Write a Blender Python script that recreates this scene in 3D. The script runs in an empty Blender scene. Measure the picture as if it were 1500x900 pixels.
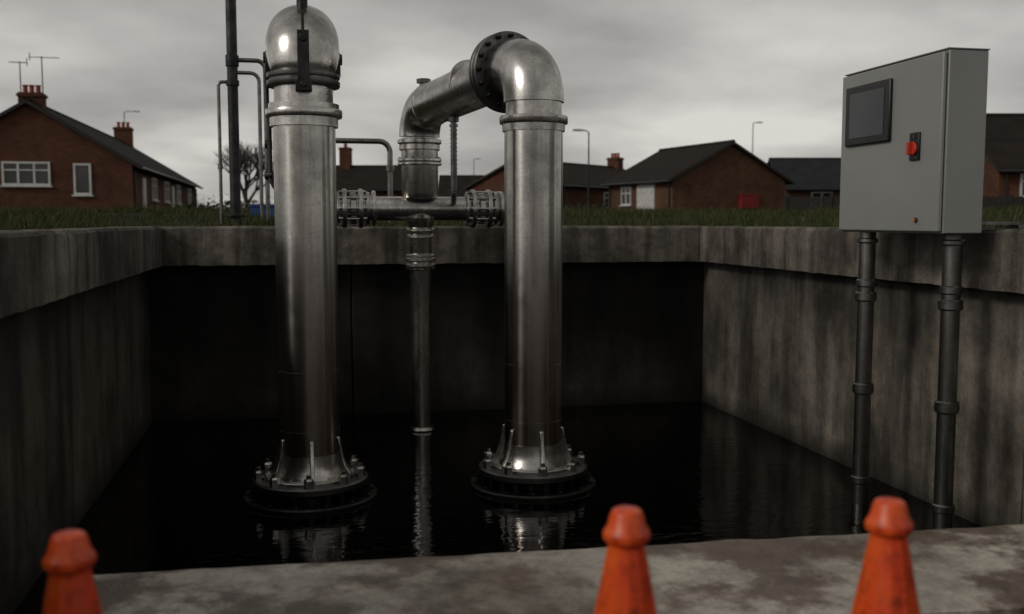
import bpy, math, random
from mathutils import Vector, Matrix, noise
random.seed(7)
sc = bpy.context.scene
PI = math.pi
rad = math.radians

# ---------------------------------------------------------------- materials
def newmat(name):
    m = bpy.data.materials.new(name); m.use_nodes = True
    nt = m.node_tree
    return m, nt, nt.nodes['Principled BSDF']

def noise_node(nt, vec, scale, detail=6, rough=.6, stretch=None):
    if stretch:
        mp = nt.nodes.new('ShaderNodeMapping'); mp.inputs['Scale'].default_value = stretch
        nt.links.new(vec, mp.inputs['Vector']); vec = mp.outputs[0]
    n = nt.nodes.new('ShaderNodeTexNoise'); n.inputs['Scale'].default_value = scale
    n.inputs['Detail'].default_value = detail; n.inputs['Roughness'].default_value = rough
    nt.links.new(vec, n.inputs['Vector'])
    return n.outputs['Fac']

def ramp(nt, fac, stops):
    r = nt.nodes.new('ShaderNodeValToRGB')
    while len(r.color_ramp.elements) < len(stops): r.color_ramp.elements.new(.5)
    for e, (p, c) in zip(r.color_ramp.elements, stops):
        e.position = p
        e.color = (c[0], c[1], c[2], 1) if isinstance(c, (tuple, list)) else (c, c, c, 1)
    nt.links.new(fac, r.inputs[0]); return r.outputs[0]

def mixc(nt, mode, fac, a, b):
    m = nt.nodes.new('ShaderNodeMix'); m.data_type = 'RGBA'; m.blend_type = mode
    if isinstance(fac, (int, float)): m.inputs[0].default_value = fac
    else: nt.links.new(fac, m.inputs[0])
    for sock, v in ((m.inputs[6], a), (m.inputs[7], b)):
        if isinstance(v, (tuple, list)): sock.default_value = (v[0], v[1], v[2], 1)
        else: nt.links.new(v, sock)
    return m.outputs[2]

def bump(nt, bs, h, strength=.3, dist=.01):
    b = nt.nodes.new('ShaderNodeBump'); b.inputs['Strength'].default_value = strength
    b.inputs['Distance'].default_value = dist
    nt.links.new(h, b.inputs['Height']); nt.links.new(b.outputs[0], bs.inputs['Normal'])

def objvec(nt):
    return nt.nodes.new('ShaderNodeTexCoord').outputs['Object']

def simple(name, c1, c2, scale=4, rough=.6, metal=0, bs_=.2, bd=.005, stretch=None):
    m, nt, bs = newmat(name); v = objvec(nt)
    f = noise_node(nt, v, scale, stretch=stretch)
    nt.links.new(ramp(nt, f, [(.35, c1), (.65, c2)]), bs.inputs['Base Color'])
    bs.inputs['Roughness'].default_value = rough; bs.inputs['Metallic'].default_value = metal
    f2 = noise_node(nt, v, scale*9)
    if bs_ > 0: bump(nt, bs, f2, bs_, bd)
    return m

def concrete(name, dark, light, streak=.6, moss=0.0, rough=.85, spec=.3, top_shade=None, patch=None, fr=2.2, midf=.6):
    m, nt, bs = newmat(name); v = objvec(nt)
    big = noise_node(nt, v, 1.0, 8, .6)
    col = ramp(nt, big, [(.38, dark), (.60, light)])
    if patch:
        pn = noise_node(nt, v, 1.7, 10, .68)
        col = mixc(nt, 'MIX', ramp(nt, pn, [(.47, 0.0), (.54, .85)]), col, patch)
    st = noise_node(nt, v, 3.0, 6, .6, stretch=(fr, fr, .14))
    col = mixc(nt, 'MULTIPLY', streak, col, ramp(nt, st, [(.36, .15), (.58, 1.25)]))
    fine = noise_node(nt, v, 55, 4, .7)
    col = mixc(nt, 'MULTIPLY', .45, col, ramp(nt, fine, [(.3, .5), (.7, 1.25)]))
    mid = noise_node(nt, v, 7, 8, .75)
    col = mixc(nt, 'MULTIPLY', midf, col, ramp(nt, mid, [(.38, .4), (.55, 1.1)]))
    if moss > 0:
        mo = noise_node(nt, v, 2.3, 8, .7)
        col = mixc(nt, 'MIX', ramp(nt, mo, [(.5, 0.0), (.62, moss)]), col, (.028, .023, .013))
    if top_shade:
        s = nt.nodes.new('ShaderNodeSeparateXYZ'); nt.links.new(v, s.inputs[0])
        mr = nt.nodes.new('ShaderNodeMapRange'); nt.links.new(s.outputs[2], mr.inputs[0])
        mr.inputs[1].default_value = top_shade[0]; mr.inputs[2].default_value = top_shade[1]
        mr.inputs[3].default_value = 0; mr.inputs[4].default_value = top_shade[2]
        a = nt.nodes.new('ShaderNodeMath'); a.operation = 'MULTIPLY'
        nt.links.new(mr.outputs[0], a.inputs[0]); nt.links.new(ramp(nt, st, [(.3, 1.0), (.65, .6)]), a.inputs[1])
        col = mixc(nt, 'MIX', a.outputs[0], col, (.004, .0038, .0033))  # shade below the coping painted into the wall colour, black at the top
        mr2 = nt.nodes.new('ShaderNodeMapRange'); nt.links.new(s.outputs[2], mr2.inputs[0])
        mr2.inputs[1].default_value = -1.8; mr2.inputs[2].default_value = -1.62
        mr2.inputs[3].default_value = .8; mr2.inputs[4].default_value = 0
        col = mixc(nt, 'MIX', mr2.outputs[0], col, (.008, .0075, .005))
    nt.links.new(col, bs.inputs['Base Color'])
    if rough < .7:   # damp slab: wet patches are glossier
        wn = noise_node(nt, v, 1.7, 10, .68)
        nt.links.new(ramp(nt, wn, [(.44, .75), (.56, .38)]), bs.inputs['Roughness'])
    else: bs.inputs['Roughness'].default_value = rough
    bs.inputs['Specular IOR Level'].default_value = spec
    add = nt.nodes.new('ShaderNodeMath'); add.operation = 'ADD'
    nt.links.new(mid, add.inputs[0]); nt.links.new(fine, add.inputs[1])
    bump(nt, bs, add.outputs[0], .5, .012)
    return m

def steel(name, lo, hi, rough=(.25, .42), aniso=0, scale=3, bumpst=.05, low_tint=False):
    m, nt, bs = newmat(name); v = objvec(nt)
    f = noise_node(nt, v, scale, 8, .65)
    col = ramp(nt, f, [(.3, lo), (.65, hi)])
    st = noise_node(nt, v, 4, 6, .7, stretch=(3, 3, .25))
    col = mixc(nt, 'MULTIPLY', .5, col, ramp(nt, st, [(.35, (.50, .46, .42)), (.6, 1.0)]))
    sp = noise_node(nt, v, 60, 5, .7)
    col = mixc(nt, 'MULTIPLY', .25, col, ramp(nt, sp, [(.36, .3), (.5, 1.0)]))
    if low_tint:
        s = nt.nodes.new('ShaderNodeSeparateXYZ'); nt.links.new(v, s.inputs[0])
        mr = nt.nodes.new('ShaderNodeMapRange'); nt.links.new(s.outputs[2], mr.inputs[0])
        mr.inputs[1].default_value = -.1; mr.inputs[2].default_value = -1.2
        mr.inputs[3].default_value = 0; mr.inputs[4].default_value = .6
        col = mixc(nt, 'MULTIPLY', mr.outputs[0], col, (.62, .49, .42))  # tint gets redder and darker towards the lower end of the tube
    nt.links.new(col, bs.inputs['Base Color'])
    bs.inputs['Metallic'].default_value = 1
    mr = nt.nodes.new('ShaderNodeMapRange'); nt.links.new(f, mr.inputs[0])
    mr.inputs[1].default_value = .3; mr.inputs[2].default_value = .7
    mr.inputs[3].default_value = rough[1]; mr.inputs[4].default_value = rough[0]
    nt.links.new(mr.outputs[0], bs.inputs['Roughness'])
    if aniso:
        bs.inputs['Anisotropic'].default_value = aniso
        bs.inputs['Anisotropic Rotation'].default_value = .25
        t = nt.nodes.new('ShaderNodeTangent'); t.direction_type = 'RADIAL'; t.axis = 'Z'
        nt.links.new(t.outputs[0], bs.inputs['Tangent'])
    bump(nt, bs, noise_node(nt, v, 25, 6, .7), bumpst, .01)
    return m

M_steel = steel('brushed_steel', (.34, .328, .312), (.60, .58, .55), (.16, .28), aniso=.85, low_tint=True, bumpst=.03)
M_cast = steel('cast_steel', (.33, .32, .305), (.66, .64, .61), (.20, .36), scale=6, bumpst=.10)
M_dark = steel('dark_iron', (.025, .025, .025), (.065, .064, .062), (.38, .55), scale=8, bumpst=.2)
M_flange = steel('flange_steel', (.08, .08, .08), (.20, .198, .192), (.30, .48), scale=9, bumpst=.15)
M_galv = steel('galvanised_tube', (.03, .03, .033), (.07, .07, .073), (.4, .6), scale=8)
M_galv2 = steel('conduit_metal', (.12, .117, .112), (.27, .264, .252), (.28, .46), scale=8, bumpst=.12)
M_cope = concrete('coping_concrete', (.055, .047, .039), (.19, .168, .14), .75, .55)
M_wallR = concrete('pit_wall_concrete', (.07, .059, .048), (.26, .23, .19), .75, .2, top_shade=(-.85, -.40, .9), fr=1.0, midf=.45)
M_wallL = concrete('left_wall_concrete', (.026, .021, .016), (.10, .082, .064), .75, .2, top_shade=(-1.1, -.42, .85), fr=1.1, midf=.5)  # left wall: darker concrete tone than the right wall
M_wallB = concrete('dark_wall_concrete', (.018, .0155, .013), (.055, .047, .039), .6, .1, top_shade=(-1.5, -.85, .99), fr=1.0, midf=.5)
M_ledge = concrete('ledge_concrete', (.26, .228, .185), (.56, .51, .44), .10, .35, rough=.55, spec=.5, patch=(.12, .078, .052), midf=.5)
M_floor = concrete('floor_concrete', (.03, .027, .024), (.08, .072, .062), .1, .3)
M_groove = simple('joint_filler', (.003, .003, .003), (.006, .006, .005), rough=.9)
M_cab = simple('cabinet_paint', (.205, .212, .202), (.232, .240, .229), 1.6, .40, 0, .04, .002)
M_black = simple('black_plastic', (.004, .004, .005), (.009, .009, .010), 8, .35, 0, .05)
M_screen = simple('screen_glass', (.014, .017, .021), (.022, .027, .032), 1.5, .15, 0, 0)
M_red = simple('red_plastic', (.42, .03, .012), (.5, .04, .016), 8, .4, 0, .05)
def cone_mat():
    m, nt, bs = newmat('cone_orange_plastic'); v = objvec(nt)
    f = noise_node(nt, v, 9, 8, .7)
    col = ramp(nt, f, [(.3, (.46, .030, .008)), (.5, (.66, .060, .008)), (.75, (.74, .13, .014))])
    d = noise_node(nt, v, 20, 8, .75)
    col = mixc(nt, 'MULTIPLY', .8, col, ramp(nt, d, [(.38, (.3, .2, .15)), (.50, 1.0)]))
    nt.links.new(col, bs.inputs['Base Color']); bs.inputs['Roughness'].default_value = .38
    bump(nt, bs, d, .25, .004); return m
M_orange = cone_mat()
M_blackrub = simple('black_rubber', (.012, .012, .012), (.03, .03, .03), 12, .8)
M_white = simple('white_upvc', (.42, .42, .405), (.54, .54, .52), 3, .4)
M_glass = simple('window_glass', (.01, .011, .012), (.03, .031, .032), 1.2, .08, 0, 0)
M_pot = simple('terracotta', (.18, .025, .014), (.26, .042, .023), 6, .8)
M_blue = simple('blue_plastic', (.010, .05, .17), (.016, .065, .21), 6, .5)
M_redbox = simple('red_painted_metal', (.16, .006, .008), (.23, .013, .012), 4, .5)
M_bark = simple('bark', (.022, .018, .015), (.045, .038, .032), 10, .9)
M_leaf = simple('hedge_leaves', (.010, .013, .007), (.028, .031, .015), 1.5, .8, 0, 0)
M_fence = simple('fence_timber', (.012, .010, .0085), (.028, .023, .019), 6, .85, stretch=(6, 6, .4))

def brick_mat(name, a, b):
    m, nt, bs = newmat(name); v = objvec(nt)
    s = nt.nodes.new('ShaderNodeSeparateXYZ'); nt.links.new(v, s.inputs[0])
    ad = nt.nodes.new('ShaderNodeMath'); nt.links.new(s.outputs[0], ad.inputs[0]); nt.links.new(s.outputs[1], ad.inputs[1])
    c = nt.nodes.new('ShaderNodeCombineXYZ'); nt.links.new(ad.outputs[0], c.inputs[0]); nt.links.new(s.outputs[2], c.inputs[1])
    t = nt.nodes.new('ShaderNodeTexBrick'); nt.links.new(c.outputs[0], t.inputs['Vector'])
    t.inputs['Color1'].default_value = (*a, 1); t.inputs['Color2'].default_value = (*b, 1)
    t.inputs['Mortar'].default_value = (.08, .062, .046, 1)
    t.inputs['Scale'].default_value = 1; t.inputs['Brick Width'].default_value = .225
    t.inputs['Row Height'].default_value = .075; t.inputs['Mortar Size'].default_value = .007
    w = noise_node(nt, v, .8, 8, .7)
    col = mixc(nt, 'MULTIPLY', .85, t.outputs['Color'], ramp(nt, w, [(.3, .45), (.7, 1.2)]))
    nt.links.new(col, bs.inputs['Base Color']); bs.inputs['Roughness'].default_value = .9
    bs.inputs['Specular IOR Level'].default_value = .2
    return m
M_brick = brick_mat('red_brown_brick', (.115, .042, .021), (.074, .026, .014))
M_brick2 = brick_mat('brown_brick', (.13, .062, .033), (.088, .040, .022))

def roof_mat(name, a, b):
    m, nt, bs = newmat(name); v = objvec(nt)
    f = noise_node(nt, v, 1.2, 8, .7)
    col = ramp(nt, f, [(.3, a), (.7, b)])
    w = nt.nodes.new('ShaderNodeTexWave'); w.bands_direction = 'Z'; w.wave_profile = 'SAW'
    w.inputs['Scale'].default_value = 1.7; nt.links.new(v, w.inputs['Vector'])
    col = mixc(nt, 'MULTIPLY', .6, col, ramp(nt, w.outputs['Fac'], [(.0, .4), (.25, 1.0)]))
    nt.links.new(col, bs.inputs['Base Color']); bs.inputs['Roughness'].default_value = .85
    bs.inputs['Specular IOR Level'].default_value = .15
    bump(nt, bs, w.outputs['Fac'], .5, .03); return m
M_roof = roof_mat('brown_roof_tiles', (.011, .0085, .007), (.026, .020, .016))
M_roof2 = roof_mat('slate_roof_tiles', (.014, .015, .017), (.029, .030, .034))

# ---------------------------------------------------------------- mesh builder
def axmat(p, axis):
    q = Vector(axis).normalized().to_track_quat('Z', 'Y')
    return Matrix.Translation(Vector(p)) @ q.to_matrix().to_4x4()

class MB:
    def __init__(s): s.v = []; s.f = []
    def add(s, vs, fs):
        o = len(s.v); s.v += [tuple(x) for x in vs]; s.f += [tuple(i+o for i in f) for f in fs]
    def box(s, c, d, M=None):
        vs = [Vector((c[0]+sx*d[0]/2, c[1]+sy*d[1]/2, c[2]+sz*d[2]/2)) for sx in (-1, 1) for sy in (-1, 1) for sz in (-1, 1)]
        if M: vs = [M @ x for x in vs]
        s.add(vs, [(0, 1, 3, 2), (4, 6, 7, 5), (0, 4, 5, 1), (2, 3, 7, 6), (0, 2, 6, 4), (1, 5, 7, 3)])
        return s
    def bb(s, a, b):
        return s.box([(a[i]+b[i])/2 for i in range(3)], [b[i]-a[i] for i in range(3)])
    def lathe(s, prof, M=None, segs=48):
        M = M or Matrix()
        vs = []; fs = []; n = len(prof)
        for r, z in prof:
            for k in range(segs):
                a = 2*PI*k/segs; vs.append(M @ Vector((r*math.cos(a), r*math.sin(a), z)))
        for i in range(n-1):
            for k in range(segs):
                k2 = (k+1) % segs
                fs.append((i*segs+k, i*segs+k2, (i+1)*segs+k2, (i+1)*segs+k))
        if prof[0][0] > 1e-5: fs.append(tuple(range(segs))[::-1])
        if prof[-1][0] > 1e-5: fs.append(tuple(range((n-1)*segs, n*segs)))
        s.add(vs, fs); return s
    def cyl(s, p0, p1, r, r1=None, segs=24):
        p0 = Vector(p0); p1 = Vector(p1); L = (p1-p0).length
        return s.lathe([(r, 0), (r if r1 is None else r1, L)], axmat(p0, p1-p0), segs)
    def disc(s, p, axis, r, h, bev=.006, segs=56):
        return s.lathe([(r-bev, 0), (r, bev), (r, h-bev), (r-bev, h)], axmat(p, axis), segs)
    def bolts(s, p, axis, R, n, r=.016, h=.03, ph=0, shank=0):
        M = axmat(p, axis)
        for k in range(n):
            a = ph+2*PI*k/n; T = M @ Matrix.Translation((R*math.cos(a), R*math.sin(a), 0))
            s.lathe([(r, 0), (r, h*.8), (r*.75, h)], T, 6)
            if shank: s.lathe([(r*.5, 0), (r*.5, h+shank)], T, 8)
        return s
    def tube(s, path, r, segs=32):
        P = [Vector(p) for p in path]; n = len(P)
        R = r if isinstance(r, (list, tuple)) else [r]*n
        T = []
        for i in range(n):
            t = (P[min(i+1, n-1)]-P[max(i-1, 0)]).normalized(); T.append(t)
        u = T[0].orthogonal().normalized(); vs = []; fs = []
        for i in range(n):
            if i:
                q = T[i-1].rotation_difference(T[i]); u = q @ u
            u = (u - u.dot(T[i])*T[i]).normalized(); w = T[i].cross(u)
            for k in range(segs):
                a = 2*PI*k/segs; vs.append(P[i]+R[i]*(math.cos(a)*u+math.sin(a)*w))
        for i in range(n-1):
            for k in range(segs):
                k2 = (k+1) % segs; fs.append((i*segs+k, i*segs+k2, (i+1)*segs+k2, (i+1)*segs+k))
        fs.append(tuple(range(segs))[::-1]); fs.append(tuple(range((n-1)*segs, n*segs)))
        s.add(vs, fs); return s
    def obj(s, name, mat, parent=None, loc=(0, 0, 0), smooth=35, bevel=0, rotz=0):
        me = bpy.data.meshes.new(name); me.from_pydata(s.v, [], s.f); me.update()
        if smooth:
            me.polygons.foreach_set('use_smooth', [True]*len(me.polygons))
            me.set_sharp_from_angle(angle=rad(smooth))
        o = bpy.data.objects.new(name, me); sc.collection.objects.link(o)
        me.materials.append(mat); o.location = loc; o.rotation_euler[2] = rotz
        if parent: o.parent = parent
        if bevel:
            b = o.modifiers.new('bevel', 'BEVEL'); b.width = bevel; b.segments = 2; b.limit_method = 'ANGLE'
        return o

def empty(name, loc=(0, 0, 0), rotz=0):
    e = bpy.data.objects.new(name, None); e.empty_display_size = .3
    sc.collection.objects.link(e); e.location = loc; e.rotation_euler[2] = rotz; return e

def bend(p0, d0, d1, R, n=16):
    p0 = Vector(p0); d0 = Vector(d0).normalized(); d1 = Vector(d1).normalized()
    c = p0+d1*R
    return [c - d1*R*math.cos(PI/2*i/n) + d0*R*math.sin(PI/2*i/n) for i in range(n+1)]

# ---------------------------------------------------------------- pit
XL, XR, YB, YN = -1.33, 3.92, 9.3, -5.0
CL, CR, CB = -1.18, 3.80, 9.12
WZ = -1.8; RZ = -.045; CZ = -.385
pit = empty('concrete_pit')
def panels(name, axis, fixed, cuts, mat, sgn):
    mb = MB(); g = .006
    for a, b in zip(cuts[:-1], cuts[1:]):
        if axis == 'x': mb.bb((min(fixed, fixed+sgn*.25), a+g, -2.4), (max(fixed, fixed+sgn*.25), b-g, CZ+.002))
        else: mb.bb((a+g, min(fixed, fixed+sgn*.25), -2.4), (b-g, max(fixed, fixed+sgn*.25), CZ+.002))
    mb.obj(name, mat, pit, bevel=.008)
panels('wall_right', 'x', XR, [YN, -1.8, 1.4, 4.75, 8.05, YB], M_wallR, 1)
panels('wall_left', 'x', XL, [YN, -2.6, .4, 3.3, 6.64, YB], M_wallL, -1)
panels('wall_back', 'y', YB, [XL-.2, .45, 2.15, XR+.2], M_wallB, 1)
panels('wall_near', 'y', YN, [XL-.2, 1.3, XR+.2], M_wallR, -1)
mb = MB(); mb.bb((XL-.4, YN-.4, -2.41), (XL-.1, YB+.4, CZ-.01)); mb.bb((XR+.1, YN-.4, -2.41), (XR+.4, YB+.4, CZ-.01))
mb.bb((XL-.1, YB+.1, -2.41), (XR+.1, YB+.4, CZ-.01)); mb.obj('wall_joint_backing', M_groove, pit)

def fixn(o):
    import bmesh
    bm = bmesh.new(); bm.from_mesh(o.data); bmesh.ops.recalc_face_normals(bm, faces=bm.faces); bm.to_mesh(o.data); bm.free()

def coping(name, axis, a0, a1, f0, f1, cuts):
    mb = MB(); allc = [a0]+cuts+[a1]
    for a, b in zip(allc[:-1], allc[1:]):
        a += .004; b -= .004; n = max(2, int((b-a)/.05)); prof = [(f0, CZ), (f0, CZ+.06), (f0, -.2), (f0, RZ-.05), (f0, RZ-.018), (f0+(.018 if f1 > f0 else -.018), RZ), ((f0+f1)/2, RZ+.003), (f1, RZ-.01), (f1, CZ)]
        vs = []; fs = []; m = len(prof)
        for i in range(n+1):
            t = a+(b-a)*i/n
            for j, (f, z) in enumerate(prof):
                chip = max(0, noise.noise(Vector((t*9, f, 2)))-.3)*.09 if j in (4, 5) else 0
                nn = noise.noise(Vector((t*3.1, f*2, z*5)))*.010 + noise.noise(Vector((t*14, f*3+4, z*9)))*.010*(1 if 3 <= j <= 5 else .3)+chip*.6
                ff = f+(nn if f1 > f0 else -nn) if j < 6 else f
                zz = z+(nn*.6 if 4 <= j <= 6 else 0)-chip
                if j == 0: zz += noise.noise(Vector((t*7, 3, 3)))*.008
                vs.append((ff, t, zz) if axis == 'y' else (t, ff, zz))
        for i in range(n):
            for j in range(m):
                j2 = (j+1) % m; fs.append((i*m+j, i*m+j2, (i+1)*m+j2, (i+1)*m+j))
        fs.append(tuple(range(m))); fs.append(tuple(range(n*m, n*m+m))[::-1])
        mb.add(vs, fs)
    fixn(mb.obj(name, M_cope, pit, smooth=40))
coping('coping_left', 'y', YN-.5, CB+.0, CL, CL-.45, [-2.5, .5, 3.4])
coping('coping_right', 'y', YN-.5, CB+.0, CR, CR+.45, [-2.5, .5, 3.1])
coping('coping_back', 'x', CL-.45, CR+.45, CB+.004, CB+.46, [])
coping('coping_near', 'x', CL-.0, CR+.0, YN, YN-.45, [1.3])

def slab_rough(name, x0, x1, y0, y1, z0, z1, mat, step=.12, tilt=0):
    mb = MB(); nx = int((x1-x0)/step); ny = max(3, int((y1-y0)/step)); vs = []; fs = []
    for i in range(nx+1):
        for j in range(ny+1):
            x = x0+(x1-x0)*i/nx; y = y0+(y1-y0)*j/ny
            e = noise.noise(Vector((x*4, y*4, 3)))*.006
            if j == ny: y += noise.noise(Vector((x*6, 0, 7)))*.014
            vs.append((x, y + tilt*(x-x0), z1+e-(.012 if j in (0, ny) else 0)))
    for i in range(nx):
        for j in range(ny):
            fs.append((i*(ny+1)+j, (i+1)*(ny+1)+j, (i+1)*(ny+1)+j+1, i*(ny+1)+j+1))
    def skirt(ids):
        o = len(vs)
        for q in ids: vs.append((vs[q][0], vs[q][1], z0))
        for a in range(len(ids)-1): fs.append((ids[a], ids[a+1], o+a+1, o+a))
    skirt([i*(ny+1)+ny for i in range(nx, -1, -1)]); skirt([i*(ny+1) for i in range(nx+1)])
    skirt([j for j in range(ny, -1, -1)]); skirt([nx*(ny+1)+j for j in range(ny+1)])
    mb.add(vs, fs); return mb.obj(name, mat, smooth=40)
slab_rough('concrete_ledge', -.72, XR-.01, 2.78, 3.56, -2.3, -1.2, M_ledge, .06, tilt=-.045)
slab_rough('concrete_floor', XL+.005, XR-.005, YN+.01, 2.4, -2.3, -1.3, M_floor, .15)

def water():
    m, nt, bs = newmat('dark_water'); v = objvec(nt)
    bs.inputs['Base Color'].default_value = (.0012, .0012, .001, 1)
    bs.inputs['Roughness'].default_value = .02; bs.inputs['IOR'].default_value = 1.33
    n = noise_node(nt, v, 5, 3, .5, stretch=(1, 2.0, 1)); bump(nt, bs, n, .4, .010)
    mb = MB(); mb.add([(XL-.05, 2.2, WZ), (XR+.05, 2.2, WZ), (XR+.05, YB+.05, WZ), (XL-.05, YB+.05, WZ)], [(0, 1, 2, 3)])
    mb.obj('water', m, smooth=0)
water()

# ---------------------------------------------------------------- pumps / pipes
def pump_base(par):
    b = MB()
    b.lathe([(.0, -1.86), (.42, -1.86), (.435, -1.845), (.435, -1.785), (.425, -1.775), (.0, -1.775)], segs=72)
    b.bolts((0, 0, -1.775), (0, 0, 1), .405, 14, .014, .016)
    b.obj('base_plate', M_dark, par)
    b = MB(); b.lathe([(.30, -1.775), (.30, -1.715)], segs=48)
    for k in range(24):
        a = 2*PI*k/24
        b.box((.345, 0, -1.745), (.085, .03, .058), Matrix.Rotation(a, 4, 'Z'))
    b.obj('strainer_vanes', M_dark, par)
    b = MB(); b.lathe([(0, -1.715), (.365, -1.715), (.375, -1.705), (.375, -1.672), (.362, -1.662), (0, -1.662)], segs=72)
    b.obj('upper_flange', M_flange, par)
    b = MB(); b.lathe([(.29, -1.664), (.29, -1.652), (.285, -1.648), (.2, -1.648)], segs=64); b.obj('raised_face', M_cast, par)
    b = MB(); b.bolts((0, 0, -1.662), (0, 0, 1), .330, 9, .032, .06, ph=rad(-72), shank=.022)
    b.obj('bolts', M_cast, par, smooth=25)
    b = MB(); b.lathe([(.240, -1.65), (.232, -1.63), (.216, -1.60), (.205, -1.56), (.199, -1.5)])
    b.obj('flared_foot', M_cast, par)
    b = MB()
    for k in range(6):
        M = Matrix.Rotation(2*PI*k/6+rad(-87), 4, 'Z'); h = .013
        pr = [(.19, -1.652), (.292, -1.652), (.290, -1.63), (.258, -1.585), (.236, -1.52), (.222, -1.45), (.214, -1.40), (.19, -1.39)]
        vs = [M @ Vector((r, sgn*h, z)) for sgn in (-1, 1) for r, z in pr]; n = len(pr)
        fs = [tuple(range(n)), tuple(range(2*n-1, n-1, -1))]+[(i, (i+1) % n, (i+1) % n+n, i+n) for i in range(n)]
        b.add(vs, fs)
    fixn(b.obj('gussets', M_cast, par, smooth=30, bevel=.004))

def riser(par, top):
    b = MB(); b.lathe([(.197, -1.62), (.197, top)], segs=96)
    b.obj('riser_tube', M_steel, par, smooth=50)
    b = MB()
    for z in (-1.345, -.10, -.96): b.lathe([(.1965, z-.004), (.1985, z-.003), (.1985, z+.003), (.1965, z+.004)], segs=96)
    b.obj('weld_seams', M_steel, par, smooth=20)

A = empty('steel_pump_pipe', (.035, 6.57, 0))
pump_base(A); riser(A, .66)
b = MB(); b.lathe([(.215, .600), (.215, .655), (.238, .66), (.242, .668), (.242, .702), (.238, .708), (.222, .712), (.222, .742), (.19, .748)], segs=64); b.obj('lower_collar', M_cast, A)
b = MB(); b.lathe([(.185, .74), (.185, .85)], segs=64); b.obj('neck', M_cast, A)
b = MB(); b.lathe([(.18, .846), (.225, .85), (.23, .858), (.23, .885), (.212, .89), (.212, .902), (.228, .905), (.23, .912), (.23, .93), (.2, .936)], segs=64); b.obj('upper_flange', M_flange, A)
b = MB(); p = bend((0, 0, .93), (0, 0, 1), (0, 1, 0), .25, 24)
rr = [.19+.04*min(1, i/8)**.6 for i in range(25)]
b.tube(p, rr, 64); b.obj('top_elbow', M_cast, A)
b = MB(); b.disc((0, .25, 1.17), (0, 1, 0), .236, .04); b.disc((0, .30, 1.17), (0, 1, 0), .236, .04); b.bolts((0, .34, 1.17), (0, 1, 0), .20, 12); b.obj('elbow_flange', M_dark, A)
b = MB(); b.tube([(0, .29, 1.16), (0, 1.7, 1.08)], .165, 48); b.tube(bend((0, 1.7, 1.08), (0, 1, 0), (0, 0, -1), .22), .165, 48)
b.lathe([(.165, .86), (.165, .26)], Matrix.Translation((0, 1.92, 0)), 48)
b.obj('transfer_pipe', M_cast, A)
b = MB(); b.bb((-.036, -.262, .80), (.036, -.225, 1.165)); b.bb((-.05, -.25, .80), (.05, -.18, .86)); b.cyl((0, -.275, 1.12), (0, -.225, 1.12), .024); b.cyl((0, -.275, .84), (0, -.225, .84), .018)
q = [Vector((0, .25-.475*math.cos(a), .93+.475*math.sin(a))) for a in [rad(28+60*i/14) for i in range(15)]]
b.tube(q, .012, 10); b.cyl((0, .06, 1.33), (0, .06, 1.46), .035); b.cyl((0, .06, 1.46), (0, .06, 1.50), .055)
b.obj('valve_strap', M_dark, A, bevel=.004)
b = MB()
for sx in (-1, 1):
    b.box((sx*.222, .12, 1.01), (.03, .12, .15)); b.cyl((sx*.2, .12, 1.05), (sx*.25, .12, 1.05), .035)
b.tube([(-.235, .15, 1.05), (-.235, .15, .78), (-.222, .13, .70), (-.222, .13, .28), (-.19, .1, .22)], .017, 12)
b.tube([(-.25, .15, .5), (-.205, .15, .5)], .03, 12); b.tube([(-.25, .15, .3), (-.2, .13, .3)], .03, 12)
b.obj('side_lugs_and_line', M_dark, A, bevel=.004)

B = empty('steel_pump_pipe', (1.54, 6.57, 0))
pump_base(B); riser(B, .65)
b = MB(); b.lathe([(.21, .60), (.212, .645), (.226, .65), (.23, .658), (.23, .692), (.224, .70), (.2, .704)], segs=64); b.obj('collar', M_cast, B)
b = MB(); b.lathe([(.188, .70), (.188, .79), (.203, .793), (.203, .812)], segs=64); b.obj('neck', M_cast, B)
dd = Vector((-.54, 1.93, 0)).normalized()
b = MB(); pp = bend((0, 0, .805), (0, 0, 1), dd, .235, 24); b.tube(pp, .204, 64); b.obj('top_elbow', M_cast, B)
s0 = dd*.235+Vector((0, 0, 1.04))
b = MB(); b.cyl(s0, s0+dd*.12, .204, None, 48); b.disc(s0+dd*.10, dd, .278, .042); b.disc(s0+dd*.155, dd, .278, .042); b.cyl(s0+dd*.14, s0+dd*.16, .2)
b.cyl(s0+dd*.197, s0+dd*.225, .215); b.obj('elbow_flange', M_flange, B)
b = MB(); b.bolts(s0+dd*.10, -dd, .247, 16, .017, .028, shank=.012); b.bolts(s0+dd*.197, dd, .247, 16, .017, .028, shank=.012); b.obj('flange_bolts', M_dark, B, smooth=25)
bx = Vector((1.0-1.54, 8.5-6.57, 0))
e1 = bx-dd*.24+Vector((0, 0, .955))
b = MB(); b.tube([s0+dd*.2, e1], .172, 48)
hv = (e1-(s0+dd*.2)).normalized()
b.lathe([(.172, 0), (.18, .004), (.18, .02), (.172, .024)], axmat(e1-hv*.03, hv), 48)
b.lathe([(.172, 0), (.177, .004), (.177, .012), (.172, .016)], axmat(s0+dd*.75, hv), 48)
b.tube(bend(e1, dd, (0, 0, -1), .24), .172, 48); b.obj('transfer_pipe', M_cast, B)
b = MB(); tp = bx-dd*.1+Vector((0, 0, 1.10)); b.cyl(tp, tp+Vector((0, 0, .07)), .035); b.cyl(tp+Vector((0, 0, .05)), tp+Vector((0, 0, .085)), .06, None, 6)
b.obj('vent_plug', M_flange, B)

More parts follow.
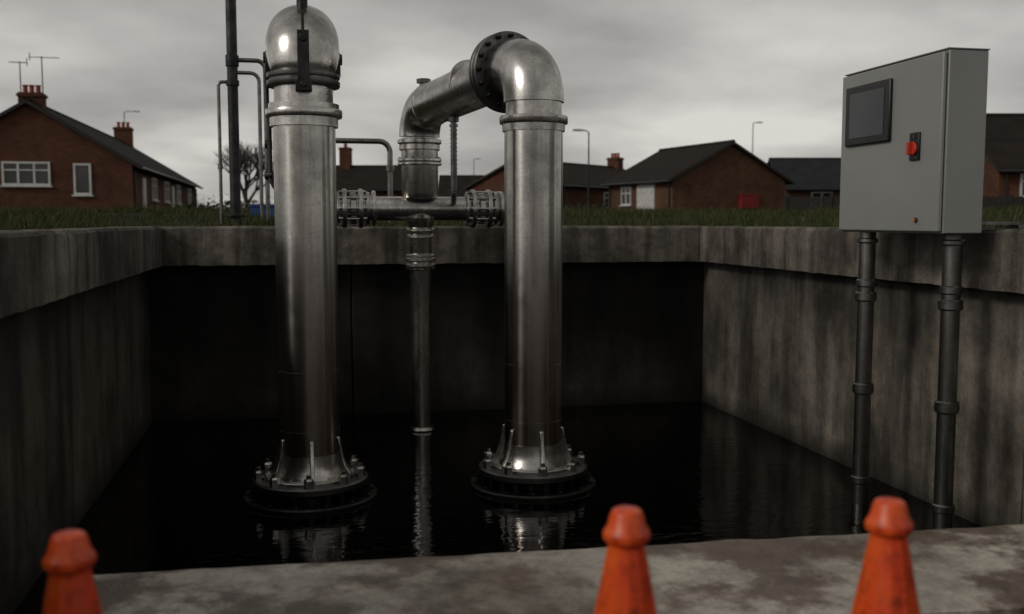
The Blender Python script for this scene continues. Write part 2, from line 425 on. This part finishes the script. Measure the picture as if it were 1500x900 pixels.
C = empty('pipe_manifold', (1.0, 8.5, 0))
def manifold():
    b = MB(); Z = .11; x0 = -.97; x1 = 1.02
    b.tube([(x0, 0, Z), (x1-.16, 0, Z)], .102, 40)
    b.tube(bend((x1-.16, 0, Z), (1, 0, 0), (0, 0, -1), .16), .102, 40)
    b.cyl((x1, 0, -.05), (x1, 0, -1.95), .09)
    b.cyl((x0, 0, Z-.02), (x0, 0, .3), .11); b.lathe([(0, -.03), (.102, 0), (.12, .06), (.12, .16), (0, .18)], Matrix.Translation((x0, 0, 0)), 32)
    b.obj('header_pipe', M_cast, C)
    b = MB(); b.lathe([(.155, .70), (.155, .24), (.14, .20), (.09, .185)], segs=48)
    b.obj('down_pipe', M_cast, C, smooth=30)
    b = MB()
    for z, r, h in ((.655, .186, .035), (.60, .172, .05), (.505, .186, .025), (.475, .186, .025)): b.disc((0, 0, z), (0, 0, 1), r, h)
    b.bolts((0, 0, .505+.025), (0, 0, 1), .172, 12, .01, .014); b.obj('down_pipe_flanges', M_cast, C)
    b = MB(); b.lathe([(.07, .09), (.128, .03), (.122, .0), (.106, -.045), (.098, -.07), (.098, -.33), (.09, -.36), (.086, -.9), (.084, -1.95)], segs=40)
    b.obj('drop_pipe', M_cast, C)
    b = MB()
    for z, r, h in ((-.085, .118, .03), (-.14, .112, .03), (-.30, .125, .022), (-.335, .13, .03), (-.385, .13, .03), (-.41, .105, .02)): b.disc((0, 0, z), (0, 0, 1), r, h)
    b.bolts((0, 0, -.355), (0, 0, -1), .115, 10, .009, .05); b.lathe([(.10, -1.82), (.11, -1.79), (.10, -1.77), (.085, -1.765)])
    b.obj('drop_pipe_collars', M_cast, C)
    for nm, xc in (('coupling_1', -.53), ('coupling_2', .56)):
        b = MB()
        for dx, r, h in ((-.17, .14, .03), (-.125, .165, .035), (-.06, .135, .05), (.01, .165, .035), (.06, .14, .04), (.12, .15, .03)):
            b.disc((xc+dx, 0, Z), (1, 0, 0), r, h, .005, 40)
        b.bolts((xc-.125, 0, Z), (-1, 0, 0), .145, 10, .014, .03)
        b.bolts((xc+.045, 0, Z), (1, 0, 0), .145, 10, .014, .03)
        for k in range(10):
            a = 2*PI*k/10; y = .148*math.cos(a); z = Z+.148*math.sin(a)
            b.cyl((xc-.13, y, z), (xc+.05, y, z), .009, None, 8)
        b.obj(nm, M_cast, C, smooth=30)
    b = MB(); r0 = Vector((1.189-1.0, 7.82-8.5, 0))
    b.tube([r0+Vector((0, 0, .86)), r0+Vector((0, 0, .24))], .024, 12)
    b.tube([r0+Vector((0, 0, .245)), (.28, -.06, .16)], .024, 12)
    b.cyl(r0+Vector((0, 0, .78)), r0+Vector((0, 0, .83)), .042); b.cyl(r0+Vector((0, 0, .74)), r0+Vector((0, 0, .76)), .034)
    for i in range(14): b.cyl(r0+Vector((0, 0, .28+i*.033)), r0+Vector((0, 0, .29+i*.033)), .029, None, 10)
    b.obj('stay_rod', M_flange, C)
manifold()

# ---------------------------------------------------------------- control cabinet
K = empty('electrical_control_cabinet', (3.4, 4.84, 0))
b = MB(); b.bb((.03, 0, -.065), (.27, 1.04, .925)); b.obj('enclosure', M_cab, K, bevel=.006)
b = MB(); b.bb((0, .008, -.055), (.024, 1.032, .915)); b.obj('door', M_cab, K, bevel=.007)
b = MB(); b.bb((.0235, .014, -.05), (.031, 1.02, .905)); b.obj('door_seal', M_blackrub, K)
b = MB(); b.bb((.02, -.004, .926), (.275, 1.044, .934)); b.obj('rain_hood', M_cab, K, bevel=.003)
b = MB(); b.bb((-.022, .47, .47), (.002, .955, .835)); b.obj('screen_bezel', M_black, K, bevel=.008)
b = MB(); b.bb((-.0245, .525, .515), (-.018, .90, .79)); b.obj('screen', M_screen, K, bevel=.001)
b = MB(); b.bb((-.014, .185, .345), (.002, .275, .50)); b.obj('switch_plate', M_black, K, bevel=.004)
b = MB(); b.cyl((-.014, .23, .41), (-.03, .23, .41), .038); b.box((-.042, .23, .41), (.03, .02, .07)); b.obj('red_rotary_switch', M_red, K, bevel=.003)
b = MB(); b.cyl((-.004, .23, .475), (-.018, .23, .475), .012); b.cyl((.002, .2, .01), (-.016, .2, .01), .013); b.obj('lock', M_flange, K)
b = MB()
M_orl = simple('orange_cap', (.4, .13, .015), (.45, .16, .02), 8, .4)
b.cyl((-.014, .2, .01), (-.02, .2, .01), .010); b.obj('lock_cap', M_orl, K)
def conduit(nm, x, y, r):
    b = MB(); b.cyl((x, y, -.066), (x, y, -1.95), r)
    b.obj(nm, M_galv2, K)
    b = MB()
    for z, rr, h in ((-.10, 1.25, .035), (-.36, 1.22, .05), (-.44, 1.3, .06), (-1.02, 1.28, .07), (-1.62, 1.22, .05)):
        b.disc((x, y, z-h), (0, 0, 1), r*rr, h, .008, 24)
    b.cyl((x, y, -1.05), (x, y, -1.07), r*1.34)
    b.obj(nm+'_couplings', M_galv2, K)
conduit('conduit_1', .085, .83, .05); conduit('conduit_2', .20, .15, .052)
b = MB()
for y in (.18, .85): b.bb((.27, y-.04, -.02), (.62, y+.04, .0)); b.bb((.60, y-.06, -.045+.0), (.72, y+.06, -.02))
b.obj('wall_brackets', M_galv2, K, bevel=.002)

# ---------------------------------------------------------------- cones
def cone(x, y, ztop, s=1, rot=0):
    e = empty('traffic_cone', (x, y, ztop), rot); h = -1.3-ztop
    b = MB(); b.lathe([(0, 0), (.022, -.0005), (.0285, -.004), (.032, -.012), (.036, -.030), (.0425, -.041), (.0455, -.046), (.0455, -.057), (.042, -.063), (.0355, -.067), (.0355, -.072), (.038, -.085), (.155, h+.045), (.16, h+.03)], segs=12)
    b.obj('cone_body', M_orange, e, smooth=28, bevel=.0018)
    b = MB(); b.lathe([(.17, h+.006), (.185, h+.006), (.175, h+.03), (.155, h+.04)], segs=32); b.box((0, 0, h+.016), (.42, .42, .028)); b.obj('cone_base', M_blackrub, e, bevel=.008)
cone(.60, 1.775, -.545, rot=.3); cone(-.42, 1.887, -.56, rot=.8); cone(1.12, 1.716, -.542, rot=.1)

# ---------------------------------------------------------------- ground + grass
GX0, GX1, GY0, GY1 = CL-.44, CR+.44, YN-.44, CB+.45
def gz(d):
    t = min(1, max(0, d/5.0)); t = t*t*(3-2*t)
    return -.085+.235*t
def ground():
    m, nt, bs = newmat('grass_ground'); v = objvec(nt)
    f = noise_node(nt, v, .6, 10, .7)
    col = ramp(nt, f, [(.3, (.024, .019, .012)), (.5, (.024, .029, .012)), (.7, (.040, .042, .018))])
    nt.links.new(col, bs.inputs['Base Color']); bs.inputs['Roughness'].default_value = 1
    bs.inputs['Specular IOR Level'].default_value = .1
    bump(nt, bs, noise_node(nt, v, 20, 8, .8), .8, .05)
    ds = [0, .3, .7, 1.2, 1.8, 2.5, 3.2, 4, 5, 7, 10, 15, 22, 35, 60, 120, 300, 900, 3000]
    vs = []; fs = []; S = 40
    for d in ds:
        x0, x1, y0, y1 = GX0-d, GX1+d, GY0-d, GY1+d
        for (ax, ay, bx_, by) in ((x0, y0, x1, y0), (x1, y0, x1, y1), (x1, y1, x0, y1), (x0, y1, x0, y0)):
            for k in range(S):
                t = k/S; x = ax+(bx_-ax)*t; y = ay+(by-ay)*t
                z = gz(d)+(noise.noise(Vector((x*.5, y*.5, 0)))*.05 if .2 < d < 60 else 0)
                vs.append((x, y, z))
    n = 4*S
    for i in range(len(ds)-1):
        for k in range(n):
            k2 = (k+1) % n; fs.append((i*n+k, (i+1)*n+k, (i+1)*n+k2, i*n+k2))
    b = MB(); b.add(vs, fs); o = b.obj('ground', m, smooth=60); fixn(o)
ground()
def grass():
    m, nt, bs = newmat('grass_blades'); g = nt.nodes.new('ShaderNodeNewGeometry')
    f = g.outputs['Random Per Island']
    col = ramp(nt, f, [(0, (.020, .030, .009)), (.5, (.042, .056, .016)), (.8, (.072, .070, .028)), (1, (.11, .085, .042))])
    nt.links.new(col, bs.inputs['Base Color']); bs.inputs['Roughness'].default_value = .9
    bs.inputs['Specular IOR Level'].default_value = .15
    vs = []; fs = []
    def blade(x, y, hs):
        d = max(GX0-x, x-GX1, y-GY1)
        if d < 0: return
        z = gz(d)+(noise.noise(Vector((x*.5, y*.5, 0)))*.05 if d > .3 else 0)-.01
        cl = noise.noise(Vector((x*1.3, y*1.3, 5)))+.6*noise.noise(Vector((x*5, y*5, 9)))
        if cl < -.35: return
        h = hs*(.4+1.1*random.random()**2)*(1+1.1*cl); a = random.random()*2*PI; w = .003+.004*random.random()
        lx = (random.random()-.5)*h*1.3; ly = (random.random()-.5)*h*1.3; o = len(vs)
        vs.extend([(x-w*math.cos(a), y-w*math.sin(a), z), (x+w*math.cos(a), y+w*math.sin(a), z), (x+lx, y+ly, z+h)])
        fs.append((o, o+1, o+2))
    for _ in range(60000): blade(random.uniform(-5, 10), GY1+random.random()**1.4*6, .065)
    for _ in range(16000): blade(random.uniform(-9, 18), GY1+4+random.random()*9, .09)
    for _ in range(18000): blade(GX0-random.random()**1.4*6, random.uniform(2.5, 14), .065)
    for _ in range(12000): blade(GX1+random.random()**1.3*5, random.uniform(4, 14), .065)
    b = MB(); b.add(vs, fs); b.obj('grass', m, smooth=0)
grass()

# ---------------------------------------------------------------- houses
def window(F, G, W, face, a, z0, w, h, mull, x=0):
    def put(mb, u0, u1, za, zb, d0, d1):
        if face == 'front': mb.bb((u0, -d1, za), (u1, -d0, zb))
        elif face == 'right': mb.bb((W/2+d0, u0, za), (W/2+d1, u1, zb))
        else: mb.bb((-W/2-d1, u0, za), (-W/2-d0, u1, zb))
    u0, u1 = a-w/2, a+w/2; t = .09
    put(G, u0+.02, u1-.02, z0+.02, z0+h-.02, .003, .02)
    put(F, u0, u1, z0, z0+t, .003, .07); put(F, u0, u1, z0+h-t, z0+h, .003, .07)
    put(F, u0, u0+t, z0+t, z0+h-t, .003, .07); put(F, u1-t, u1, z0+t, z0+h-t, .003, .07)
    for i in range(1, mull+1):
        c = u0+w*i/(mull+1); put(F, c-t/2, c+t/2, z0+t, z0+h-t, .003, .065)
    if mull: put(F, u0+t, u1-t, z0+h*.62, z0+h*.62+.06, .003, .06)
    put(F, u0-.08, u1+.08, z0-.07, z0-.003, .003, .14)

def house(loc, rotz, W, L, ez, rz, wins=(), chims=(), doors=(), brick=None, roof=None, aer=()):
    H = empty('brick_house', loc, rotz); brick = brick or M_brick; roof = roof or M_roof
    b = MB(); w = W/2; pr = [(-w, -.3), (w, -.3), (w, ez), (0, rz), (-w, ez)]
    b.add([(x, 0, z) for x, z in pr]+[(x, L, z) for x, z in pr], [(0, 1, 2, 3, 4), (9, 8, 7, 6, 5), (0, 5, 6, 1), (1, 6, 7, 2), (2, 7, 8, 3), (3, 8, 9, 4), (4, 9, 5, 0)])
    b.obj('walls', brick, H, smooth=0)
    b = MB(); sl = (rz-ez)/w; o = .38
    for s in (-1, 1):
        P = [(0, rz+.02), (s*(w+o), ez-o*sl+.02), (s*(w+o), ez-o*sl+.17), (0, rz+.17)]
        b.add([(x, -.25, z) for x, z in P]+[(x, L+.25, z) for x, z in P], [(0, 1, 2, 3), (7, 6, 5, 4), (0, 4, 5, 1), (1, 5, 6, 2), (2, 6, 7, 3)])
    b.tube([(0, -.25, rz+.15), (0, L+.25, rz+.15)], .11, 8)
    b.obj('roof', roof, H, smooth=0)
    b = MB()
    for s in (-1, 1):
        xg = s*(w+o+.06); zg = ez-o*sl+.05; b.tube([(xg, -.25, zg), (xg, L+.25, zg)], .07, 8)
        for y in (.3, L-.3): b.tube([(s*(w+.06), y, zg-.05), (s*(w+.06), y, -.2)], .045, 8)
    b.obj('gutters', M_black, H)
    b = MB()
    for s in (-1, 1):
        P = [(0, rz+.0), (s*(w+o), ez-o*sl), (s*(w+o), ez-o*sl+.15), (0, rz+.15)]
        b.add([(x, -.27, z) for x, z in P]+[(x, -.252, z) for x, z in P], [(0, 1, 2, 3), (7, 6, 5, 4), (0, 4, 5, 1), (3, 2, 6, 7), (1, 5, 6, 2)])
    b.obj('bargeboards', M_fence, H, smooth=0)
    F = MB(); G = MB()
    for wn in wins: window(F, G, W, *wn)
    if wins: F.obj('window_frames', M_white, H, smooth=0); G.obj('window_glass', M_glass, H, smooth=0)
    D = MB()
    for face, a, wd, h in doors:
        if face == 'left': D.bb((-w-.06, a-wd/2, .05), (-w-.003, a+wd/2, h)); [D.bb((-w-.08, a-wd/2+.1, .3+i*.45), (-w-.06, a+wd/2-.1, .6+i*.45)) for i in range(4)]
        elif face == 'right': D.bb((w+.003, a-wd/2, .05), (w+.06, a+wd/2, h)); D.bb((w+.06, a-wd/2+.15, .3), (w+.08, a+wd/2-.15, h-.9))
        else: D.bb((a-wd/2, -.06, .05), (a+wd/2, -.003, h)); D.bb((a-wd/2+.15, -.08, .3), (a+wd/2-.15, -.06, h-.9))
    if doors: D.obj('doors', M_white, H, smooth=0)
    b = MB(); pt = MB()
    for y, cw, cz in chims:
        b.bb((-cw/2, y-cw*.4, rz-.6), (cw/2, y+cw*.4, cz)); b.bb((-cw/2-.06, y-cw*.4-.06, cz-.18), (cw/2+.06, y+cw*.4+.06, cz-.06))
        for k in (-.27, 0, .27):
            pt.lathe([(.13, 0), (.11, .05), (.10, .28), (.13, .32), (.13, .36)], Matrix.Translation((k*cw, y, cz)), 12)
    if chims: b.obj('chimney', brick, H, smooth=0); pt.obj('chimney_pots', M_pot, H)
    for x, y, z0, z1, s in aer:
        b = MB(); b.cyl((x, y, z0), (x, y, z1), .025, None, 6); b.cyl((x-.55*s, y, z1-.05), (x+.75*s, y, z1-.05), .014, None, 5)
        for i in range(7): b.cyl((x-.45*s+i*.18*s, y-.22, z1-.05), (x-.45*s+i*.18*s, y+.22, z1-.05), .01, None, 5)
        b.cyl((x-.5*s, y, z1-.2), (x-.5*s, y, z1+.15), .02, None, 5)
        b.obj('tv_antenna', M_galv, H)
    return H

house((-11.7, 48, 0), 0, 8.6, 28, 2.6, 5.2,
      wins=[('front', -.15, 1.6, 2.0, 1.05, 2), ('front', 2.18, 1.2, .75, 1.4, 0), ('front', -3, 1.2, 1.2, 1.3, 1),
            ('right', 6.7, 1.1, 1.6, 1.15, 1), ('right', 11.6, 1.1, 1.8, 1.15, 1), ('right', 17.2, 1.1, 1.8, 1.15, 1), ('right', 23.5, 1.1, 1.8, 1.15, 1)],
      chims=[(.9, 1.0, 5.75), (24.7, 1.1, 6.4)], doors=[('right', 3.2, .95, 2.1), ('right', 14.4, .95, 2.1)],
      aer=[(-.46, .9, 5.5, 7.15, -.6), (.46, .9, 5.5, 7.4, 1)])
Dh = house((20.4+.98*3.85, 52.9+.191*3.85, 0), rad(11), 7.7, 7.5, 2.4, 4.4,
      wins=[('left', 5.2, 1.0, 1.2, 1.1, 1)], doors=[('left', 2.9, 2.0, 2.2)], brick=M_brick2)
b = MB(); b.bb((.55, -.34, .75), (1.75, -.01, 1.5)); b.bb((.5, -.37, 1.5), (1.8, -.005, 1.56)); b.bb((.7, -.36, .85), (1.12, -.34, 1.4)); b.bb((1.18, -.36, .85), (1.6, -.34, 1.4))
b.obj('red_utility_box', M_redbox, Dh, bevel=.02)
house((14.7, 68.4, 0), rad(-49.6), 8, 14, 2.5, 4.15,
      wins=[('right', 6.0, 1.0, 1.6, 1.1, 1), ('right', 9.2, 1.0, 1.4, 1.1, 1), ('right', 12.2, 1.0, 1.2, 1.1, 0), ('front', -1.8, 1.0, 1.2, 1.1, 1)],
      chims=[(13.2, 1.0, 5.1)], doors=[('right', 7.6, .9, 2.0)])
house((37-2.5, 69.2, 0), rad(-102), 8, 11, 2.4, 4.5, wins=[('right', 2.5, 1.0, 1.5, 1.1, 1), ('right', 7, 1.0, 1.5, 1.1, 1)], roof=M_roof2, brick=M_brick2)
house((32.1, 44.3, 0), rad(-102), 8.5, 17, 2.45, 5.1,
      wins=[('right', 1.7, 1.1, 1.5, 1.15, 1), ('right', 4.6, 1.1, 1.5, 1.15, 1), ('right', 8, 1.1, 1.5, 1.15, 1)])
house((3.4, 91.4, 0), rad(-102), 8, 7.5, 2.8, 4.8, wins=[('right', 3, 1.1, 1.8, 1.2, 1)], chims=[(.7, 1.2, 6.6)])
house((16.6, 119, 0), rad(-102), 8, 12, 2.8, 5.3, wins=[('right', 3, 1.1, 1.8, 1.2, 1), ('right', 8, 1.1, 1.8, 1.2, 1)], chims=[(9, 1.1, 6.4)])
house((-2, 125, 0), rad(-95), 8, 14, 2.8, 5.3, wins=[('right', 3, 1.1, 1.8, 1.2, 1)], roof=M_roof2)

def fence(p0, p1, h):
    p0 = Vector(p0); p1 = Vector(p1); L = (p1-p0).length; a = math.atan2(p1.y-p0.y, p1.x-p0.x)
    e = empty('wooden_fence', (p0.x, p0.y, 0), a); b = MB(); n = int(L/.13)
    for i in range(n):
        dz = random.uniform(-.02, .02); b.bb((i*.13, -.01+random.uniform(0, .006), -.2), (i*.13+.12, .012, h+dz))
    for z in (.3, h-.2): b.bb((0, .013, z), (L, .05, z+.08))
    b.obj('boards', M_fence, e, smooth=0)
    b = MB()
    for i in range(int(L/1.8)+1): b.bb((i*1.8-.05, -.06, -.2), (i*1.8+.05, -.012, h+.08))
    b.obj('posts', M_fence, e, smooth=0)
fence((19, 36.9, 0), (34, 33.7, 0), 1.0)

def lamp(x, y, h, arm):
    e = empty('street_lamp', (x, y, 0)); b = MB()
    b.cyl((0, 0, 0), (0, 0, 1.2), .09, None, 10); b.cyl((0, 0, 1.2), (0, 0, h), .06, .04, 10)
    b.tube([(0, 0, h-.02), (arm*.3, 0, h+.1), (arm, 0, h+.12)], .035, 8); b.obj('pole', M_galv, e)
    b = MB(); b.box((arm*1.15, 0, h+.12), (.6, .25, .12)); b.obj('lantern', M_white, e, bevel=.03)
lamp(-16.9, 105.8, 10.8, 1.0); lamp(16.9, 57.7, 5.3, -.6); lamp(44.1, 92.8, 9.7, .6); lamp(22.1, 128.1, 8, .5)

U = empty('utility_pole', (-.67, 11, 0)); b = MB()
b.cyl((0, 0, -.2), (0, 0, 6.5), .055); b.disc((0, 0, .05), (0, 0, 1), .11, .03); b.disc((0, 0, 1.62), (0, 0, 1), .068, .12); b.disc((0, 0, 1.42), (0, 0, 1), .068, .06)
b.obj('pole', M_galv, U)
def hoop(nm, par, x0, x1, z, r, zb0=None, R=.09):
    s = 1 if x1 > x0 else -1
    pts = []
    if zb0 is not None:
        pts += [(x0, 0, zb0)]+bend((x0, 0, z-R), (0, 0, 1), (s, 0, 0), R, 8)
    else: pts += [(x0, 0, z)]
    pts += bend((x1-s*R, 0, z), (s, 0, 0), (0, 0, -1), R, 8)+[(x1, 0, -.2)]
    b = MB(); b.tube(pts, r, 12); b.disc((x1, 0, .55), (0, 0, 1), r*1.5, .06, .004, 16); b.obj(nm, M_galv2, par)
hoop('bracket_tube_1', U, .04, .335, 1.69, .024); hoop('bracket_tube_2', U, .04, .27, 1.56, .02); hoop('bracket_tube_3', U, -.04, -.145, 1.46, .018, R=.04)
V = empty('tube_guard_rail', (0, 11, 0)); hoop('rail', V, .12, .97, .87, .03, zb0=-.2, R=.12)

e = empty('blue_crate', (-.42, 12.6, .05)); b = MB()
b.bb((-.17, -.15, 0), (.17, .15, .012)); b.bb((-.17, -.15, .012), (-.155, .15, .16)); b.bb((.155, -.15, .012), (.17, .15, .16)); b.bb((-.155, -.15, .012), (.155, -.135, .16)); b.bb((-.155, .135, .012), (.155, .15, .16))
b.bb((-.18, -.165, .13), (.18, -.151, .16)); b.obj('crate_shell', M_blue, e, bevel=.004)

# ---------------------------------------------------------------- trees, hedges
def tree(name, x, y, h, spread, depth=6, seed=1):
    random.seed(seed)
    e = empty(name, (x, y, 0)); b = MB()
    def br(p, d, L, r, k):
        n = 3; pts = [p]; dd_ = d.copy()
        for i in range(n):
            dd_ = (dd_+Vector((random.uniform(-.16, .16), random.uniform(-.16, .16), random.uniform(-.05, .12)))).normalized()
            pts.append(pts[-1]+dd_*L/n)
        b.tube(pts, [r*(1-.4*i/n) for i in range(n+1)], 5 if k < depth-2 else 3)
        if k >= depth: return
        for j in range(3 if k else 5):
            a = 2*PI*j/(3 if k else 5)+random.uniform(-.6, .6); t = random.uniform(.45, .9)*spread
            nd = (dd_+Vector((math.cos(a)*t, math.sin(a)*t, random.uniform(-.05, .35)))).normalized()
            br(pts[-1] if j % 2 else pts[-2], nd, L*random.uniform(.66, .86), max(.012, r*.62), k+1)
    br(Vector((0, 0, -.2)), Vector((0, 0, 1)), h*.25, h*.024, 0)
    b.obj('branches', M_bark, e, smooth=0)
tree('bare_tree', -3.9, 80, 9.0, 1.0, 6, 3)
tree('bare_tree', 8.2, 98, 6, 1.0, 5, 5)
tree('bare_tree', -19.5, 92, 7, 1.0, 5, 9)
random.seed(21)
def hedge(name, x0, y0, x1, y1, h, w, n):
    vs = []; fs = []
    for _ in range(n):
        t = random.random(); hh = h*(.65+.5*noise.noise(Vector((t*14, x0, 1)))+.2*noise.noise(Vector((t*55, x0, 2))))
        x = x0+(x1-x0)*t+random.gauss(0, w); y = y0+(y1-y0)*t+random.gauss(0, w); z = random.random()**.7*max(.2, hh)
        s = random.uniform(.08, .2); o = len(vs)
        for q in range(3): vs.append((x+random.uniform(-s, s), y+random.uniform(-s, s), z+random.uniform(-s, s)))
        fs.append((o, o+1, o+2))
    b = MB(); b.add(vs, fs); b.obj(name, M_leaf, smooth=0)
hedge('hedge', -7, 66, 24, 64, 1.5, .5, 12000)
hedge('hedge', -24, 40, -13.5, 42, 1.5, .6, 6000)
hedge('distant_tree_row', -60, 150, 140, 135, 5.0, 2.0, 34000)
hedge('hedge', 26, 61, 36, 57, 1.4, .5, 3000)

# ---------------------------------------------------------------- sky, sun, camera
w = bpy.data.worlds.new('World'); sc.world = w; w.use_nodes = True; nt = w.node_tree
bg = nt.nodes['Background']
sunpos = Vector((-.86, -.32, .55)).normalized()
sky = nt.nodes.new('ShaderNodeTexSky'); sky.sky_type = 'NISHITA'; sky.sun_disc = False
sky.sun_elevation = math.asin(sunpos.z); sky.sun_rotation = math.atan2(sunpos.x, sunpos.y) % (2*PI)
sky.air_density = 1; sky.dust_density = 3
hs = nt.nodes.new('ShaderNodeHueSaturation'); hs.inputs['Saturation'].default_value = .10
nt.links.new(sky.outputs[0], hs.inputs['Color'])
tc = nt.nodes.new('ShaderNodeTexCoord'); s = nt.nodes.new('ShaderNodeSeparateXYZ'); nt.links.new(tc.outputs['Generated'], s.inputs[0])
ab = nt.nodes.new('ShaderNodeMath'); ab.operation = 'ABSOLUTE'; nt.links.new(s.outputs[2], ab.inputs[0])
# overcast cloud deck: bright towards the horizon, heavy grey overhead
deck = ramp(nt, ab.outputs[0], [(0.0, (4.5, 4.36, 4.18)), (.10, (4.3, 4.17, 4.0)), (.24, (3.2, 3.11, 2.99)), (.5, (2.5, 2.43, 2.34)), (1.0, (2.3, 2.24, 2.16))])
ad = nt.nodes.new('ShaderNodeMath'); ad.inputs[1].default_value = .20; nt.links.new(ab.outputs[0], ad.inputs[0])
cb = nt.nodes.new('ShaderNodeCombineXYZ')
for i in (0, 1):
    dv = nt.nodes.new('ShaderNodeMath'); dv.operation = 'DIVIDE'; nt.links.new(s.outputs[i], dv.inputs[0]); nt.links.new(ad.outputs[0], dv.inputs[1]); nt.links.new(dv.outputs[0], cb.inputs[i])
n1 = noise_node(nt, cb.outputs[0], 1.0, 5, .46)
c1 = ramp(nt, n1, [(.34, (.48, .475, .47)), (.48, (.84, .835, .82)), (.62, (1.28, 1.265, 1.23))])
deck = mixc(nt, 'MULTIPLY', 1.0, deck, c1)
col = mixc(nt, 'MIX', .85, hs.outputs[0], deck)
nt.links.new(col, bg.inputs['Color']); bg.inputs['Strength'].default_value = .13

L = bpy.data.lights.new('sun', 'SUN'); L.energy = 1.0; L.angle = rad(12); L.color = (1, .93, .84)
lo = bpy.data.objects.new('sun', L); sc.collection.objects.link(lo); lo.location = (-8, -5, 9)
lo.rotation_euler = (-sunpos).to_track_quat('-Z', 'Y').to_euler()

cam = bpy.data.cameras.new('camera'); co = bpy.data.objects.new('camera', cam); sc.collection.objects.link(co)
co.rotation_euler = (rad(90-4.9), 0, rad(-11.96)); cam.lens = 35; cam.sensor_width = 36
cam.clip_start = .05; cam.clip_end = 6000
cam.dof.use_dof = True; cam.dof.focus_distance = 6.6; cam.dof.aperture_fstop = 2.2
sc.camera = co
sc.view_settings.view_transform = 'Standard'; sc.view_settings.look = 'None'; sc.view_settings.exposure = 0
